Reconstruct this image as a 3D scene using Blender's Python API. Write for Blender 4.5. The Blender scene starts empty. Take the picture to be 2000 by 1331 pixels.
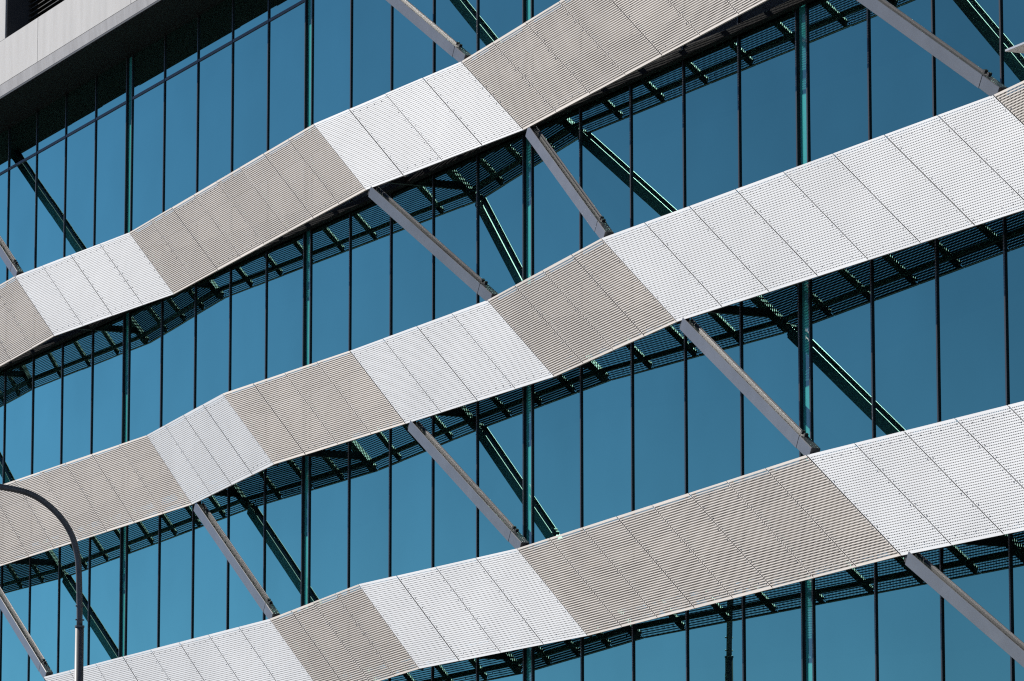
import bpy, math, random
import numpy as np
from mathutils import Vector, Matrix

random.seed(7)
rng = np.random.default_rng(7)
S = bpy.context.scene
COL = S.collection

# ------------------------------------------------------------------ camera
FPX = 9430.0
right = Vector((0.414993442, 0.909824354, -0.000295411))
up = Vector((0.15152603, -0.06879462, 0.98605637))
fwd = Vector((-0.89711778, 0.40925169, 0.16641139))
cam = bpy.data.cameras.new('camera')
cam.sensor_width = 36.0
cam.sensor_fit = 'HORIZONTAL'
cam.lens = FPX / 2000.0 * 36.0
cam.clip_start = 0.5
cam.clip_end = 3000.0
camo = bpy.data.objects.new('camera', cam)
COL.objects.link(camo)
M = Matrix((right, up, -fwd)).transposed().to_4x4()
M.translation = Vector((78.58, -28.44, 1.6))
camo.matrix_world = M
S.camera = camo

# ------------------------------------------------------------------ sky and sun
SUN_DIR = Vector((-1.4, -1.0, 1.25)).normalized()      # towards the sun
W = bpy.data.worlds.new('World')
S.world = W
W.use_nodes = True
wn = W.node_tree
sky = wn.nodes.new('ShaderNodeTexSky')
sky.sky_type = 'NISHITA'
sky.sun_disc = False
sky.sun_elevation = math.asin(SUN_DIR.z)
sky.sun_rotation = math.atan2(SUN_DIR.x, SUN_DIR.y)
sky.air_density = 0.5
sky.dust_density = 0.0
sky.ozone_density = 4.0
sky.altitude = 600.0
bg = wn.nodes['Background']
bg.inputs['Strength'].default_value = 0.085
wn.links.new(sky.outputs[0], bg.inputs[0])

sun = bpy.data.lights.new('sun', 'SUN')
sun.energy = 4.5
sun.angle = math.radians(0.5)
sun.color = (1.0, 0.945, 0.865)
suno = bpy.data.objects.new('sun', sun)
suno.rotation_euler = SUN_DIR.to_track_quat('Z', 'Y').to_euler()
suno.location = (-60, -60, 80)
COL.objects.link(suno)

S.view_settings.view_transform = 'Standard'
S.view_settings.look = 'None'
S.view_settings.exposure = 0.33
S.view_settings.gamma = 1.0
S.view_settings.use_curve_mapping = False
S.render.engine = 'CYCLES'
cy = S.cycles
cy.max_bounces = 7
cy.glossy_bounces = 5
cy.diffuse_bounces = 3
cy.transmission_bounces = 2
cy.caustics_reflective = False
cy.caustics_refractive = False
cy.sample_clamp_indirect = 8.0
cy.use_denoising = False
cy.pixel_filter_type = 'BLACKMAN_HARRIS'
cy.filter_width = 1.2

# ------------------------------------------------------------------ materials
def mat(name, col, rough=0.5, metal=0.0, spec=0.5, noise=None, bump=None, coat=0.0, rnd=0.0):
    m = bpy.data.materials.new(name)
    m.use_nodes = True
    nt = m.node_tree
    b = nt.nodes['Principled BSDF']
    b.inputs['Base Color'].default_value = (*col, 1)
    b.inputs['Roughness'].default_value = rough
    b.inputs['Metallic'].default_value = metal
    b.inputs['Specular IOR Level'].default_value = spec
    b.inputs['Coat Weight'].default_value = coat
    if noise:
        scale, amount, stretch = noise
        tc = nt.nodes.new('ShaderNodeTexCoord')
        mp = nt.nodes.new('ShaderNodeMapping')
        mp.inputs['Scale'].default_value = stretch
        n = nt.nodes.new('ShaderNodeTexNoise')
        n.inputs['Scale'].default_value = scale
        n.inputs['Detail'].default_value = 7.0
        n.inputs['Roughness'].default_value = 0.6
        rp = nt.nodes.new('ShaderNodeMapRange')
        rp.inputs['From Min'].default_value = 0.3
        rp.inputs['From Max'].default_value = 0.7
        rp.inputs['To Min'].default_value = 1.0 - amount
        rp.inputs['To Max'].default_value = 1.0 + amount * 0.6
        mx = nt.nodes.new('ShaderNodeMix')
        mx.data_type = 'RGBA'
        mx.blend_type = 'MULTIPLY'
        mx.inputs['Factor'].default_value = 1.0
        mx.inputs[6].default_value = (*col, 1)
        nt.links.new(tc.outputs['Object'], mp.inputs['Vector'])
        nt.links.new(mp.outputs[0], n.inputs['Vector'])
        nt.links.new(n.outputs['Fac'], rp.inputs['Value'])
        nt.links.new(rp.outputs[0], mx.inputs[7])
        nt.links.new(mx.outputs[2], b.inputs['Base Color'])
        if rnd:
            oi = nt.nodes.new('ShaderNodeObjectInfo')
            ra = nt.nodes.new('ShaderNodeMapRange')
            ra.inputs['To Min'].default_value = 1.0 - rnd
            m2 = nt.nodes.new('ShaderNodeMix')
            m2.data_type = 'RGBA'
            m2.blend_type = 'MULTIPLY'
            m2.inputs['Factor'].default_value = 1.0
            nt.links.new(oi.outputs['Random'], ra.inputs['Value'])
            nt.links.new(mx.outputs[2], m2.inputs[6])
            nt.links.new(ra.outputs[0], m2.inputs[7])
            nt.links.new(m2.outputs[2], b.inputs['Base Color'])
        if bump:
            bp = nt.nodes.new('ShaderNodeBump')
            bp.inputs['Strength'].default_value = bump
            bp.inputs['Distance'].default_value = 0.01
            nt.links.new(n.outputs['Fac'], bp.inputs['Height'])
            nt.links.new(bp.outputs[0], b.inputs['Normal'])
    return m

def glass_mat():
    # reflective blue solar-control glass: coated outer face over a dark tinted body
    m = bpy.data.materials.new('solar_glass')
    m.use_nodes = True
    nt = m.node_tree
    nt.nodes.remove(nt.nodes['Principled BSDF'])
    out = nt.nodes['Material Output']
    body = nt.nodes.new('ShaderNodeBsdfDiffuse')
    body.inputs['Color'].default_value = (0.0015, 0.004, 0.005, 1)
    gl = nt.nodes.new('ShaderNodeBsdfGlossy')
    gl.inputs['Roughness'].default_value = 0.0
    gl.inputs['Color'].default_value = (0.45, 1.0, 0.87, 1)
    fr = nt.nodes.new('ShaderNodeFresnel')
    fr.inputs['IOR'].default_value = 1.65
    mr = nt.nodes.new('ShaderNodeMapRange')
    mr.inputs['From Min'].default_value = 0.0
    mr.inputs['From Max'].default_value = 0.25
    mr.inputs['To Min'].default_value = 0.0
    mr.inputs['To Max'].default_value = 0.83
    mr.clamp = False
    # faint roller-wave of heat-strengthened panes
    tc = nt.nodes.new('ShaderNodeTexCoord')
    mp = nt.nodes.new('ShaderNodeMapping')
    mp.inputs['Scale'].default_value = (0.35, 1.0, 0.6)
    nz = nt.nodes.new('ShaderNodeTexNoise')
    nz.inputs['Scale'].default_value = 1.3
    nz.inputs['Detail'].default_value = 1.0
    bp = nt.nodes.new('ShaderNodeBump')
    bp.inputs['Strength'].default_value = 0.05
    bp.inputs['Distance'].default_value = 0.004
    mx = nt.nodes.new('ShaderNodeMixShader')
    L = nt.links.new
    # coating batches differ a little from pane to pane, and cloudily within a pane
    oi = nt.nodes.new('ShaderNodeObjectInfo')
    n2 = nt.nodes.new('ShaderNodeTexNoise')
    n2.inputs['Scale'].default_value = 0.55
    n2.inputs['Detail'].default_value = 3.0
    a1 = nt.nodes.new('ShaderNodeMapRange')
    a1.inputs['To Min'].default_value = 0.87
    a1.inputs['To Max'].default_value = 1.0
    a2 = nt.nodes.new('ShaderNodeMapRange')
    a2.inputs['From Min'].default_value = 0.3
    a2.inputs['From Max'].default_value = 0.7
    a2.inputs['To Min'].default_value = 0.92
    a2.inputs['To Max'].default_value = 1.0
    mu = nt.nodes.new('ShaderNodeMath'); mu.operation = 'MULTIPLY'
    vm = nt.nodes.new('ShaderNodeVectorMath'); vm.operation = 'SCALE'
    vm.inputs[0].default_value = (0.47, 0.98, 0.84)
    L(oi.outputs['Random'], a1.inputs['Value'])
    L(tc.outputs['Object'], n2.inputs['Vector'])
    L(n2.outputs['Fac'], a2.inputs['Value'])
    L(a1.outputs[0], mu.inputs[0]); L(a2.outputs[0], mu.inputs[1])
    L(mu.outputs[0], vm.inputs['Scale'])
    L(vm.outputs[0], gl.inputs['Color'])
    L(tc.outputs['Object'], mp.inputs['Vector'])
    L(mp.outputs[0], nz.inputs['Vector'])
    L(nz.outputs['Fac'], bp.inputs['Height'])
    L(bp.outputs[0], gl.inputs['Normal'])
    L(fr.outputs[0], mr.inputs['Value'])
    L(mr.outputs[0], mx.inputs[0])
    L(body.outputs[0], mx.inputs[1])
    L(gl.outputs[0], mx.inputs[2])
    L(mx.outputs[0], out.inputs['Surface'])
    return m

MT = {
    'glass': glass_mat(),
    'teal': mat('teal_back_painted_glass', (0.05, 0.36, 0.34), 0.06, 0, 0.9, coat=0.0),
    'mullion': mat('black_anodised_aluminium', (0.012, 0.013, 0.017), 0.38, 0.0, 0.5),
    'white': mat('white_powder_coat', (0.80, 0.815, 0.82), 0.55, 0.0, 0.2, noise=(0.9, 0.07, (1, 1, 1)), rnd=0.06),
    'beige': mat('champagne_powder_coat', (0.83, 0.765, 0.69), 0.55, 0.0, 0.2, noise=(0.9, 0.08, (1, 1, 1)), rnd=0.08),
    'frame': mat('dark_grey_steel', (0.045, 0.046, 0.047), 0.5, 0.2, 0.4),
    'strut': mat('silver_grey_metallic_paint', (0.195, 0.197, 0.203), 0.33, 0.35, 0.5, noise=(3.0, 0.12, (1, 1, 1))),
    'channel': mat('dull_grey_steel', (0.10, 0.10, 0.10), 0.36, 0.5, 0.5, noise=(3.0, 0.2, (1, 1, 1))),
    'screw': mat('dark_screw', (0.26, 0.26, 0.26), 0.5, 0.5),
    'concrete': mat('precast_concrete', (0.57, 0.565, 0.555), 0.75, 0, 0.2, noise=(1.6, 0.10, (2.2, 2.2, 0.35)), bump=0.15),
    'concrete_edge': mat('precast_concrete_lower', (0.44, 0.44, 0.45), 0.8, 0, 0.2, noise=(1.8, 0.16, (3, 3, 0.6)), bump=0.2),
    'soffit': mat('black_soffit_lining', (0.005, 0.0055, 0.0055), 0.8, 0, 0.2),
    'spandrel': mat('dark_spandrel_panel', (0.035, 0.031, 0.028), 0.6, 0, 0.2),
    'sheet_back': mat('shade_dark_back', (0.022, 0.022, 0.023), 0.7, 0, 0.2),  # shade on the sheet backs is put into this dark colour
    'louvre': mat('charcoal_louvre', (0.05, 0.05, 0.05), 0.5, 0.1, 0.4),
    'reveal': mat('charcoal_shade_and_backing', (0.055, 0.055, 0.056), 0.8, 0, 0.2),  # carries the painted shade of the reveal; also plain backing
    'lamp': mat('galvanised_grey_steel', (0.12, 0.125, 0.135), 0.5, 0.4, 0.5, noise=(6.0, 0.25, (1, 1, 0.3))),
    'ledge': mat('light_grey_metal', (0.55, 0.55, 0.55), 0.35, 0.4, 0.5),
    'lens': mat('frosted_lamp_lens', (0.7, 0.7, 0.68), 0.3),
    'ground': mat('grey_pavement', (0.17, 0.165, 0.16), 0.9, 0, 0.2, noise=(0.4, 0.2, (1, 1, 1))),
    'road': mat('asphalt', (0.05, 0.05, 0.052), 0.9, 0, 0.2, noise=(2.0, 0.25, (1, 1, 1))),
    'podium': mat('dark_stone', (0.12, 0.12, 0.125), 0.5, 0, 0.4, noise=(1.0, 0.2, (1, 1, 1))),
}

# ------------------------------------------------------------------ helpers
def empty(name, loc, label=None, cat=None, group=None):
    o = bpy.data.objects.new(name, None)
    o.empty_display_size = 0.3
    o.location = loc
    COL.objects.link(o)
    if label: o['label'] = label
    if cat: o['category'] = cat
    if group: o['group'] = group
    return o

def link(name, me, m, parent=None, kind=None, label=None):
    o = bpy.data.objects.new(name, me)
    if m is not None:
        me.materials.clear()
        me.materials.append(MT[m])
    COL.objects.link(o)
    if parent is not None:
        o.parent = parent
        off = Vector((0, 0, 0))
        p = parent
        while p is not None and p.type == 'EMPTY':
            off += p.location
            p = p.parent
        if parent.type == 'EMPTY':
            o.location = -off          # vertices are given in world space
    if kind: o['kind'] = kind
    if label: o['label'] = label
    return o

def mesh(name, v, f, smooth=False):
    me = bpy.data.meshes.new(name)
    me.from_pydata([tuple(p) for p in v], [], f)
    me.update()
    if smooth:
        me.polygons.foreach_set('use_smooth', [True] * len(me.polygons))
    return me

BOXF = [(0, 3, 2, 1), (4, 5, 6, 7), (0, 1, 5, 4), (1, 2, 6, 5), (2, 3, 7, 6), (3, 0, 4, 7)]

def box_v(x0, x1, y0, y1, z0, z1):
    return [(x0, y0, z0), (x1, y0, z0), (x1, y1, z0), (x0, y1, z0), (x0, y0, z1), (x1, y0, z1), (x1, y1, z1), (x0, y1, z1)]

def box(name, x0, x1, y0, y1, z0, z1, m, parent=None, **k):
    return link(name, mesh(name, box_v(x0, x1, y0, y1, z0, z1), BOXF), m, parent, **k)

class MB:
    def __init__(s): s.v = []; s.f = []
    def add(s, v, f):
        n = len(s.v)
        s.v += [tuple(p) for p in v]
        s.f += [tuple(i + n for i in q) for q in f]
    def box(s, *a): s.add(box_v(*a), BOXF)
    def beam(s, a, b, cdir, wc, wn_, bevel=0.0):
        """bar from a to b; wc wide along cdir (made square to the axis), wn_ wide along the third direction"""
        a = Vector(a); b = Vector(b)
        ax = (b - a).normalized()
        c = Vector(cdir); c = (c - ax * c.dot(ax)).normalized()
        n = ax.cross(c)
        hc, hn = wc / 2, wn_ / 2
        if bevel > 0:
            e = bevel
            prof = [(-hc + e, -hn), (hc - e, -hn), (hc, -hn + e), (hc, hn - e), (hc - e, hn), (-hc + e, hn), (-hc, hn - e), (-hc, -hn + e)]
        else:
            prof = [(-hc, -hn), (hc, -hn), (hc, hn), (-hc, hn)]
        k = len(prof)
        v = [a + c * p + n * q for p, q in prof] + [b + c * p + n * q for p, q in prof]
        f = [tuple(reversed(range(k))), tuple(range(k, 2 * k))]
        for i in range(k):
            j = (i + 1) % k
            f.append((i, j, k + j, k + i))
        s.add(v, f)
    def tube(s, pts, rad, seg=14):
        pts = [Vector(p) for p in pts]
        n0 = len(s.v)
        ref = Vector((1, 0, 0))
        for i, p in enumerate(pts):
            t = (pts[min(i + 1, len(pts) - 1)] - pts[max(i - 1, 0)]).normalized()
            r = rad[i] if isinstance(rad, (list, tuple)) else rad
            u = (ref - t * ref.dot(t)).normalized()
            w = t.cross(u)
            for k in range(seg):
                an = 2 * math.pi * k / seg
                s.v.append(tuple(p + u * (r * math.cos(an)) + w * (r * math.sin(an))))
        for i in range(len(pts) - 1):
            for k in range(seg):
                a = n0 + i * seg + k; b = n0 + i * seg + (k + 1) % seg
                s.f.append((a, b, b + seg, a + seg))
        s.f.append(tuple(n0 + k for k in reversed(range(seg))))
        e = n0 + (len(pts) - 1) * seg
        s.f.append(tuple(e + k for k in range(seg)))
    def build(s, name, m, parent=None, smooth=False, **k):
        return link(name, mesh(name, s.v, s.f, smooth), m, parent, **k)

# ------------------------------------------------------------------ ground
g = link('ground', mesh('ground', [(-900, -900, 0), (900, -900, 0), (900, 900, 0), (-900, 900, 0)], [(0, 1, 2, 3)]), 'ground')
g['kind'] = 'structure'
g = box('road', -900, 900, -19.0, -7.0, -0.2, 0.004, 'road')
g['kind'] = 'structure'

# ------------------------------------------------------------------ glass wall
PB = 8.4                                    # structural bay
ZT = 19.96                                  # top transom
ZSOF = 20.72                                # soffit meets glass
BAYS = range(-2, 5)
TIERS = [(5.40, 8.93), (10.02, 12.66), (13.80, 16.30), (17.48, ZT), (ZT, ZSOF + 0.06)]
SPANDRELS = [(8.93, 10.02), (12.66, 13.80), (16.30, 17.48)]   # dark opaque zone at each floor slab
wall = empty('glass_curtain_wall', (12.6, 0.1, 0.0), 'tall reflective blue glass curtain wall with thin black mullions behind the perforated bands', 'glass wall')
HW = 0.021                                  # half mullion width
def wobble(): return float(rng.uniform(-0.0012, 0.0012))
for k in BAYS:
    x0 = k * PB
    xs = [x0 + PB * (0.0172 + 0.19312 * i) for i in range(6)]
    for i, x in enumerate(xs):
        mb = MB()
        mb.box(x - HW, x + HW, -0.004, 0.12, 5.40, ZSOF + 0.05)              # body
        mb.box(x - HW * 0.78, x + HW * 0.78, -0.020, -0.0035, 5.40, ZSOF + 0.05)  # cover cap
        mb.build('mullion', 'mullion', wall)
    for z0, z1 in TIERS:
        for i in range(5):
            a, b = xs[i] + HW - 0.004, xs[i + 1] - HW + 0.004
            v = box_v(a, b, 0.0, 0.014, z0 + 0.018, z1 - 0.018)
            v = [(p[0], p[1] + wobble(), p[2]) for p in v]
            link('glass_pane', mesh('glass_pane', v, BOXF), 'glass', wall)
            if z0 == ZT:
                mb = MB()
                mb.box(a + 0.004, b - 0.004, -0.003, 0.11, ZT - 0.03, ZT + 0.03)
                mb.box(a + 0.004, b - 0.004, -0.016, -0.0025, ZT - 0.024, ZT + 0.024)
                mb.build('transom', 'mullion', wall)
    for z0, z1 in SPANDRELS:
        for i in range(5):
            box('spandrel_panel', xs[i] + HW - 0.003, xs[i + 1] - HW + 0.003, 0.004, 0.05, z0 - 0.012, z1 + 0.012, 'spandrel', wall)
    # slim panel between the paired mullions at the bay line (right of this bay)
    xa, xb = xs[5] + HW, x0 + PB * 1.0172 - HW
    if k < max(BAYS):
        for z0, z1 in SPANDRELS:
            box('spandrel_panel', xa - 0.003, xb + 0.003, 0.026, 0.04, z0 + 0.004, z1 - 0.004, 'spandrel', wall)
        for z0, z1 in TIERS:
            box('slim_teal_panel', xa - 0.003, xb + 0.003, 0.026, 0.04, z0 + 0.004, z1 - 0.004, 'teal', wall,
                label='narrow turquoise glass strip between paired black mullions')
box('podium_wall', -16.8 + 0.1, 42.0, 0.01, 0.3, 0.0, 5.40, 'podium', wall)
box('back_wall', -16.8, 42.0, 0.3, 0.5, 0.0, 24.5, 'reveal', wall)

# ------------------------------------------------------------------ concrete overhang above the glass
oh = empty('concrete_overhang', (12.6, 0.0, ZSOF), 'pale precast concrete overhang with black soffit above the glass, top left corner', 'overhang')
ZF0, ZCH, ZF1, YF = 20.80, 21.005, 21.825, -1.0
joints = [-2.15 + 4.89 * i for i in range(-3, 10)]
for a, b in zip(joints[:-1], joints[1:]):
    e = 0.010
    mb = MB()
    mb.box(a + e, b - e, YF, YF + 0.12, ZCH, ZF1)
    mb.build('concrete_panel', 'concrete', oh)
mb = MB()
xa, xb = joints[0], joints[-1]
# lower edge piece, darker in colour: slightly canted inwards below the panels
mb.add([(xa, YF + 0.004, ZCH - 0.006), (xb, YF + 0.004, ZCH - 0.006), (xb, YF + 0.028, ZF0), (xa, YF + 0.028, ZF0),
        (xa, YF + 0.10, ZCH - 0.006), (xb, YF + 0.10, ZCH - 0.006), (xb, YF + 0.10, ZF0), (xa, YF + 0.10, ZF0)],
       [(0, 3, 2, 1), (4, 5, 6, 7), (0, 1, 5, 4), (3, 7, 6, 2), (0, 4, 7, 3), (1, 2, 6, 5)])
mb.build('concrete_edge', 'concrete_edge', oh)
box('drip_trim', xa, xb, YF + 0.032, YF + 0.06, ZF0 - 0.035, ZF0 - 0.002, 'frame', oh)
box('soffit', xa, xb, YF + 0.062, 0.28, ZSOF + 0.03, ZSOF + 0.07, 'soffit', oh)
box('joint_backing', xa, xb, YF + 0.122, YF + 0.2, ZF0, ZF1 - 0.01, 'reveal', oh)
# recess with louvres above the parapet, and the pale pier beside it
YL = -0.58
box('pier', joints[0], -4.0, YF - 0.003, 0.28, ZF1 + 0.004, 24.5, 'concrete', oh)
box('reveal', -3.998, -3.96, YF + 0.02, 0.2, ZF1 - 0.02, 24.4, 'reveal', oh)  # side face of the pier, its shade painted as dark colour
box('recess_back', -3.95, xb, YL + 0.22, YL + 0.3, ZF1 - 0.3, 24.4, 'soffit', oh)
z = ZF1 - 0.06
while z < 24.2:
    v = [(-3.955, YL, z), (xb, YL, z), (xb, YL + 0.07, z + 0.055), (-3.955, YL + 0.07, z + 0.055),
         (-3.955, YL, z + 0.012), (xb, YL, z + 0.012), (xb, YL + 0.07, z + 0.067), (-3.955, YL + 0.07, z + 0.067)]
    link('louvre_blade', mesh('louvre_blade', v, BOXF), 'louvre', oh)
    z += 0.088
box('roof_slab', joints[0], xb, YL - 0.02, 0.5, 24.42, 24.6, 'concrete', oh)

# ------------------------------------------------------------------ perforated sunshade bands
# fold lines: (top point, bottom point, kind of sheet that follows towards +X)
B1 = [((-13.2, -0.86, 17.38), (-10.9, -0.90, 15.84), 'white'),
      ((-8.69, -0.63, 17.38), (-6.79, -0.66, 15.84), 'beige'),
      ((-3.58, -0.88, 17.33), (-1.25, -0.91, 15.87), 'white'),
      ((1.21, -0.42, 17.34), (3.58, -0.47, 15.87), 'beige'),
      ((10.81, -0.90, 17.33), (13.04, -0.95, 15.88), 'white'),
      ((15.36, -0.42, 17.42), (17.68, -0.48, 15.94), 'beige'),
      ((25.32, -0.86, 17.59), (27.47, -0.92, 16.00), None)]
B2 = [((-14.95, -0.68, 13.75), (-12.47, -0.72, 12.22), 'white'),
      ((-7.71, -0.82, 13.66), (-5.35, -0.85, 12.12), 'beige'),
      ((2.39, -0.49, 13.63), (4.73, -0.54, 12.16), 'white'),
      ((6.86, -0.84, 13.68), (9.25, -0.89, 12.22), 'beige'),
      ((11.53, -0.57, 13.69), (13.81, -0.62, 12.25), 'white'),
      ((16.22, -0.38, 13.73), (18.62, -0.44, 12.26), 'beige'),
      ((20.89, -0.80, 13.79), (23.28, -0.86, 12.27), 'white'),
      ((30.64, -0.38, 13.84), (32.91, -0.47, 12.30), 'beige'),
      ((37.00, -0.73, 13.93), (39.23, -0.81, 12.40), None)]
B3 = [((-1.73, -0.84, 9.88), (0.65, -0.88, 8.40), 'white'),
      ((8.13, -0.50, 9.93), (10.58, -0.55, 8.48), 'beige'),
      ((12.47, -0.80, 10.00), (14.85, -0.84, 8.52), 'white'),
      ((17.22, -0.37, 10.02), (19.65, -0.43, 8.55), 'beige'),
      ((26.79, -0.85, 10.06), (29.26, -0.92, 8.54), 'white'),
      ((34.59, -0.44, 10.07), (36.94, -0.54, 8.54), None)]

PERF = {   # row pitch (m of height), column pitch, hole height share, hole width share
    'white': (0.0325, 0.0370, 0.33, 0.64),
    'beige': (0.0325, 0.0340, 0.58, 0.82),
}
def sheet_mesh(T0, B0, T1, B1_, kind):
    """one perforated sheet: continuous bars along the band, short bridges between them leave the holes open"""
    T0, B0, T1, B1_ = (np.array(p) for p in (T0, B0, T1, B1_))
    H = T0[2] - B0[2]
    L = T1[0] - T0[0]
    slant = B0[0] - T0[0]
    pr, pc, hh, hw = PERF[kind]
    nr = int((H - 0.035) / pr)
    mt = (H - nr * pr) / 2 / H              # plain margin, top and bottom
    ms = (0.008 if kind == 'white' else 0.005) / L                          # plain margin, sides
    V = []; F = []
    def quad(s00, s01, t0, s10, s11, t1):
        n = len(V)
        V.extend([(s00, t0), (s01, t0), (s11, t1), (s10, t1)])
        F.append((n, n + 3, n + 2, n + 1))
    # solid bars
    edges = [0.0]
    for r in range(nr):
        tc = mt + (r + 0.5) * pr / H
        edges += [tc - hh * pr / H / 2, tc + hh * pr / H / 2]
    edges.append(1.0)
    for i in range(0, len(edges), 2):
        quad(0, 1, edges[i], 0, 1, edges[i + 1])
    hwid = hw * pc
    for r in range(nr):
        t0, t1 = edges[2 * r + 1], edges[2 * r + 2]
        ua0, ua1 = t0 * slant, t1 * slant
        um = 0.5 * (ua0 + ua1)
        lo, hi = um + ms * L, um + L - ms * L
        left0, left1 = 0.0, 0.0
        for kk in range(math.floor(lo / pc), math.ceil(hi / pc) + 1):
            e0, e1 = max(kk * pc - hwid / 2, lo), min(kk * pc + hwid / 2, hi)
            if e1 - e0 < 0.006:
                continue
            quad(left0, (e0 - ua0) / L, t0, left1, (e0 - ua1) / L, t1)     # bridge; hole sides are vertical
            left0, left1 = (e1 - ua0) / L, (e1 - ua1) / L
        quad(left0, 1.0, t0, left1, 1.0, t1)
    A = np.array(V)
    s = A[:, 0:1]; t = A[:, 1:2]
    P = (1 - s) * (1 - t) * T0 + s * (1 - t) * T1 + (1 - s) * t * B0 + s * t * B1_
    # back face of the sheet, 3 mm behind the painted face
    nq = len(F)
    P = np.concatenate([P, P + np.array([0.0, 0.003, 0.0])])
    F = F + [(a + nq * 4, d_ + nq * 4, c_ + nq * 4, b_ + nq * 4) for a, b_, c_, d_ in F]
    me = bpy.data.meshes.new('perforated_sheet')
    nv, nf = len(P), len(F)
    me.vertices.add(nv)
    me.vertices.foreach_set('co', P.astype(np.float32).ravel())
    me.loops.add(nf * 4)
    me.loops.foreach_set('vertex_index', np.array(F, dtype=np.int32).ravel())
    me.polygons.add(nf)
    me.polygons.foreach_set('loop_start', np.arange(0, nf * 4, 4, dtype=np.int32))
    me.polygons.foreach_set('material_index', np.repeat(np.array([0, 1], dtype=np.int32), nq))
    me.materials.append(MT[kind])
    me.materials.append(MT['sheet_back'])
    me.update(calc_edges=True)
    return me

def lerp(a, b, t): return Vector(a) * (1 - t) + Vector(b) * t

def make_band(pts, label, beam=None):
    org = Vector(pts[len(pts) // 2][1])
    band = empty('sunshade_band', (org.x, 0.0, org.z), label, 'sunshade', 'perforated sunshade bands')
    GAP = 0.011
    for i in range(len(pts) - 1):
        T0, Bo0, kind = pts[i]
        T1, Bo1, _ = pts[i + 1]
        Lf = T1[0] - T0[0]
        n = max(1, round(Lf / 1.19))
        N = (Vector(T1) - Vector(T0)).cross(Vector(T0) - Vector(Bo0)).normalized()   # towards the street
        if N.y > 0: N = -N
        g_ = GAP / Lf
        for j in range(n):
            s0, s1 = j / n + g_, (j + 1) / n - g_
            a, b = lerp(T0, T1, s0), lerp(Bo0, Bo1, s0)
            c, d = lerp(T0, T1, s1), lerp(Bo0, Bo1, s1)
            jit = N * random.uniform(-0.003, 0.003)
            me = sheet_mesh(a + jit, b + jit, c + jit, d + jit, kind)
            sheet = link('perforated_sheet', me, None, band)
            # screws along the sheet edges, too small to pick apart singly
            mb = MB()
            def screw(p, w=0.0075):
                x = (d - b).normalized() * w
                y = Vector((0, 0, 1)) * w * 0.8
                q = p + N * 0.004
                mb.add([q - x - y, q + x - y, q + x + y, q - x + y, p - x - y, p + x - y, p + x + y, p - x + y],
                       [(0, 1, 2, 3), (0, 4, 5, 1), (1, 5, 6, 2), (2, 6, 7, 3), (3, 7, 4, 0)])
            ss, Ls = 0.05 / (Lf / n), Lf / n
            for q in range(9):
                tt = 0.05 + 0.9 * q / 8
                screw(lerp(lerp(a, c, 0.045), lerp(b, d, 0.045), tt))
                screw(lerp(lerp(a, c, 0.955), lerp(b, d, 0.955), tt))
            for q in range(1, 5):
                screw(lerp(lerp(a, b, 0.07), lerp(c, d, 0.07), q / 5))
                screw(lerp(lerp(a, b, 0.93), lerp(c, d, 0.93), q / 5))
            mb.build('screws', 'screw', sheet, kind='stuff')
        # ribs behind the joints
        for j in range(n + 1):
            if j == n and i < len(pts) - 2:
                continue
            sT, sB = lerp(T0, T1, j / n), lerp(Bo0, Bo1, j / n)
            top, bot = lerp(sT, sB, 0.03), lerp(sT, sB, 0.97)
            back = Vector((0, 1, 0))
            mb = MB()
            if j in (0, n):
                # fold line: deep fin plate with two stub arms to the wall
                yb = 0.09
                mb.beam(top + back * (yb / 2 + 0.022), bot + back * (yb / 2 + 0.022), (0, 1, 0), yb, 0.12)
                fin = mb.build('fin_plate', 'frame', band)
                for t in (0.22, 0.80):
                    p = lerp(sT, sB, t) + back * (yb + 0.015)
                    ab = MB()
                    ab.beam(p, (p.x, 0.02, p.z), (0, 0, 1), 0.11, 0.07)
                    ab.build('bracket_arm', 'frame', fin)
            else:
                mb.beam(top + back * 0.032, bot + back * 0.032, (0, 1, 0), 0.036, 0.095)
                mb.build('rib', 'frame', band)
        # lower rail along the band, plus an added upper plate that darkens the holes
        for t, w in ((0.15, 0.36), (0.895, 0.06)):
            a = lerp(T0, Bo0, t) + Vector((0, 0.085, 0)); b = lerp(T1, Bo1, t) + Vector((0, 0.085, 0))
            mb = MB(); mb.beam(a, b, (0, 0, 1), w, 0.05)
            mb.build('rail' if t > 0.5 else 'added_dark_plate', 'frame' if t > 0.5 else 'spandrel', band)
        for t in (0.006, 0.994):
            a = lerp(T0, Bo0, t) + Vector((0, 0.020, 0)); b = lerp(T1, Bo1, t) + Vector((0, 0.020, 0))
            mb = MB(); mb.beam(a, b, (0, 0, 1), 0.011, 0.03)
            mb.build('edge_trim', kind, band)
    if beam:
        x0, x1, z0 = beam
        mb = MB(); mb.beam((x0, -0.085, z0 + 0.05), (x1, -0.085, z0 + 0.05), (0, 0, 1), 0.10, 0.11, 0.01)
        mb.build('support_beam', 'soffit', band)
    return band

make_band(B1, 'topmost perforated metal sunshade band, under the concrete overhang', (-9.0, 27.0, 16.12))
make_band(B2, 'middle perforated metal sunshade band, folding across the centre of the glass wall')
make_band(B3, 'lowest perforated metal sunshade band, running behind the street lamp pole')

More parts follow.
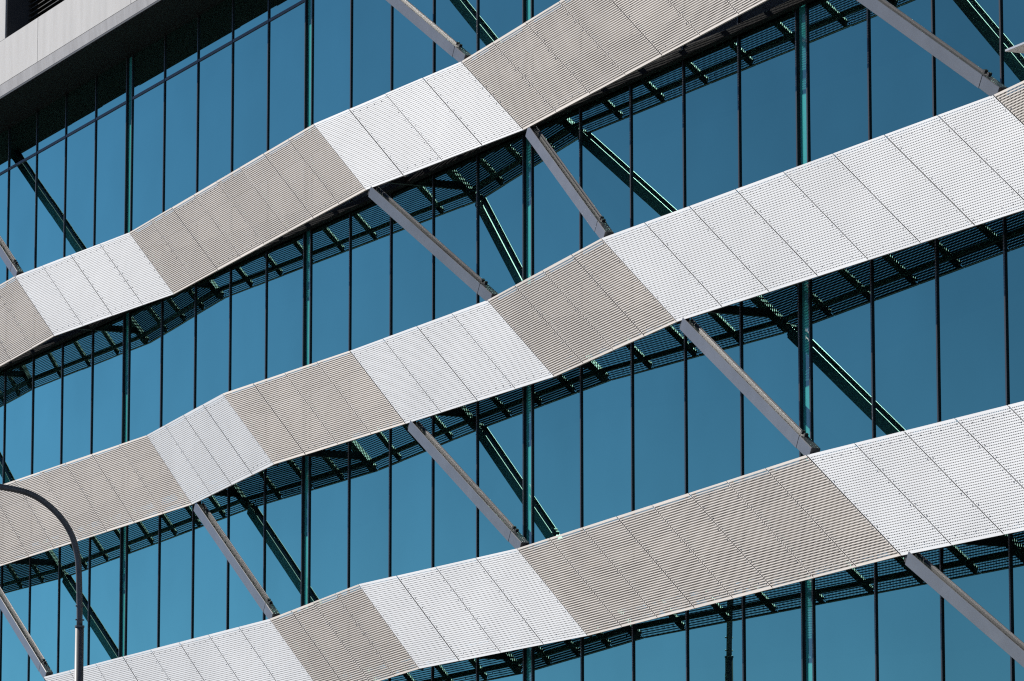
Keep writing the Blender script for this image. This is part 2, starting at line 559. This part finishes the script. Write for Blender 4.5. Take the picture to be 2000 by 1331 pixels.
# ------------------------------------------------------------------ struts between the bands
def strut(p, q, label, clamp=True):
    p = Vector(p); q = Vector(q)
    ax = (q - p).normalized()
    e = empty('steel_strut', tuple(q), label, 'strut', 'diagonal steel struts between the bands')
    yv = Vector((0, 1, 0)); n = (yv - ax * yv.dot(ax)).normalized()
    L = (q - p).length
    c = n.cross(ax) if n.cross(ax).z > 0 else ax.cross(n)
    a0, a1 = p + ax * 0.02, q - ax * 0.335
    for sg in (-1, 1):                                     # two side plates of the open channel
        o_ = n * (sg * 0.0605)
        mb = MB(); mb.beam(a0 + o_, a1 + o_, n, 0.014, 0.172, 0.004)
        mb.build('side_plate', 'strut', e)
    mb = MB(); mb.beam(a0 - c * 0.014 + ax * 0.004, a1 - c * 0.014 - ax * 0.004, n, 0.106, 0.140)
    mb.build('channel_core', 'channel', e)
    mb = MB(); mb.beam(q - ax * 0.325, q + ax * 0.03, n, 0.131, 0.168, 0.008)
    shoe = mb.build('end_shoe', 'strut', e)
    mb = MB(); mb.beam(q - ax * 0.336, q - ax * 0.324, n, 0.115, 0.155)
    mb.build('splice_plate', 'frame', e)
    mb = MB()
    for t in (0.375, 0.29):
        b = q - ax * t + c * 0.092
        mb.beam(b, b + c * 0.045, ax, 0.035, 0.05)
    mb.build('lug', 'frame', shoe)
    mb = MB(); mb.beam(p - ax * 0.06, p + ax * 0.018, n, 0.075, 0.16)
    mb.build('hinge_plate', 'frame', e)
    return e

def kb(b, i, kx=0.0, kz=-0.03): v = Vector(b[i][1]); return v + Vector((0.10 + kx, 0.07, kz))
def kt(b, i, kx=0.0, kz=0.02): v = Vector(b[i][0]); return v + Vector((0.05 + kx, 0.07, kz))
strut((-8.75, -0.80, 20.75), kt(B1, 2), 'steel strut at the left edge of the picture ending on the topmost band')
strut((10.15, -0.86, 20.75), kt(B1, 5), 'steel strut coming down from the top edge onto the topmost band')
strut(kb(B1, 0), kt(B2, 1), 'steel strut left of the picture, seen mirrored at the left edge above the lamp arm')
strut(kb(B1, 4), kt(B2, 5), 'long grey steel strut left of centre between topmost and middle band')
strut(kb(B1, 5), kt(B2, 6), 'short steep grey steel strut right of centre between topmost and middle band')
strut(kb(B1, 6), kt(B2, 7), 'grey steel strut in the top right corner with a sunlit upper face')
strut(kb(B2, 1), kt(B3, 0), 'steel strut in the bottom left corner behind the street lamp pole')
strut(kb(B2, 2), kt(B3, 1), 'bright steel strut right of the street lamp, between middle and lowest band')
strut(kb(B2, 4), kt(B3, 3), 'grey steel strut at bottom centre between middle and lowest band')
strut(kb(B2, 6), kt(B3, 4), 'long grey steel strut on the right between middle and lowest band')
strut(kb(B3, 4), (33.6, -0.50, 5.95), 'grey steel strut running out of the bottom right corner')

# ------------------------------------------------------------------ thin ledge entering at the right edge
lg = empty('metal_ledge', (37.5, -0.5, 18.0), 'thin light grey metal ledge tip at the top right edge', 'ledge')
def wallpt(px, py, y):
    d = right * (px - 1000) - up * (py - 665.5) + fwd * FPX
    c = M.translation
    return c + d * ((y - c.y) / d.y)
tip = wallpt(1963, 101, -1.0)
lg.location = (tip.x, 0, tip.z)
box('plate', tip.x, tip.x + 5.0, -1.0, -0.05, tip.z, tip.z + 0.022, 'ledge', lg)
box('stiffener', tip.x + 0.5, tip.x + 4.8, -0.6, -0.05, tip.z - 0.05, tip.z - 0.002, 'frame', lg)

# ------------------------------------------------------------------ street lamp
lx, ly = 12.72, -5.27
lamp = empty('street_lamp', (lx, ly, 0), 'dark grey street lamp with curved arm at the left edge', 'street lamp')
mb = MB(); mb.tube([(lx, ly, 0.0), (lx, ly, 4.5), (lx, ly, 9.13)], [0.095, 0.078, 0.063], 20)
mb.build('pole', 'lamp', lamp, True)
mb = MB(); mb.tube([(lx, ly, 9.125), (lx, ly, 9.128), (lx, ly, 9.155), (lx, ly, 9.158)], [0.064, 0.071, 0.071, 0.06], 20)
mb.build('collar', 'lamp', lamp)
path = [(ly, 9.14), (ly - 0.01, 9.6), (ly - 0.03, 10.02), (ly - 0.06, 10.22), (ly - 0.125, 10.43), (ly - 0.235, 10.62), (ly - 0.40, 10.80),
        (ly - 0.64, 10.97), (ly - 0.88, 11.06), (ly - 1.24, 11.11), (ly - 1.7, 11.14), (ly - 2.3, 11.17)]
# smooth the arm with a Catmull-Rom pass
sm = []
for i in range(len(path) - 1):
    p0 = path[max(i - 1, 0)]; p1 = path[i]; p2 = path[i + 1]; p3 = path[min(i + 2, len(path) - 1)]
    for t in (0, 0.25, 0.5, 0.75):
        q = []
        for a in (0, 1):
            q.append(0.5 * (2 * p1[a] + (p2[a] - p0[a]) * t + (2 * p0[a] - 5 * p1[a] + 4 * p2[a] - p3[a]) * t * t + (3 * p1[a] - p0[a] - 3 * p2[a] + p3[a]) * t ** 3))
        sm.append((lx, q[0], q[1]))
sm.append((lx, *path[-1]))
mb = MB(); mb.tube(sm, 0.045, 18)
mb.build('arm', 'lamp', lamp, True)
for zz in (9.24, 9.44):
    for sgn in (-1, 1):
        mb = MB(); mb.tube([(lx, ly + sgn * 0.042, zz), (lx, ly + sgn * 0.066, zz)], 0.011, 8)
        mb.build('bolt', 'lamp', lamp)
y0 = path[-1][0]
mb = MB()
v = []; prof = [(0.0, 0.06, 0.05), (-0.15, 0.13, 0.07), (-0.5, 0.16, 0.08), (-0.75, 0.13, 0.05), (-0.85, 0.06, 0.02)]
for dy, w, h in prof:
    v += [(lx - w, y0 + dy, 11.15), (lx + w, y0 + dy, 11.15), (lx + w * 0.6, y0 + dy, 11.15 + h), (lx - w * 0.6, y0 + dy, 11.15 + h)]
f = [(0, 1, 2, 3), (19, 18, 17, 16)]
for i in range(4):
    for k in range(4):
        a, b = i * 4 + k, i * 4 + (k + 1) % 4
        f.append((a, a + 4, b + 4, b))
mb.add(v, f)
head = mb.build('lamp_head', 'lamp', lamp)
box('lens', lx - 0.10, lx + 0.10, y0 - 0.7, y0 - 0.2, 11.135, 11.148, 'lens', head)
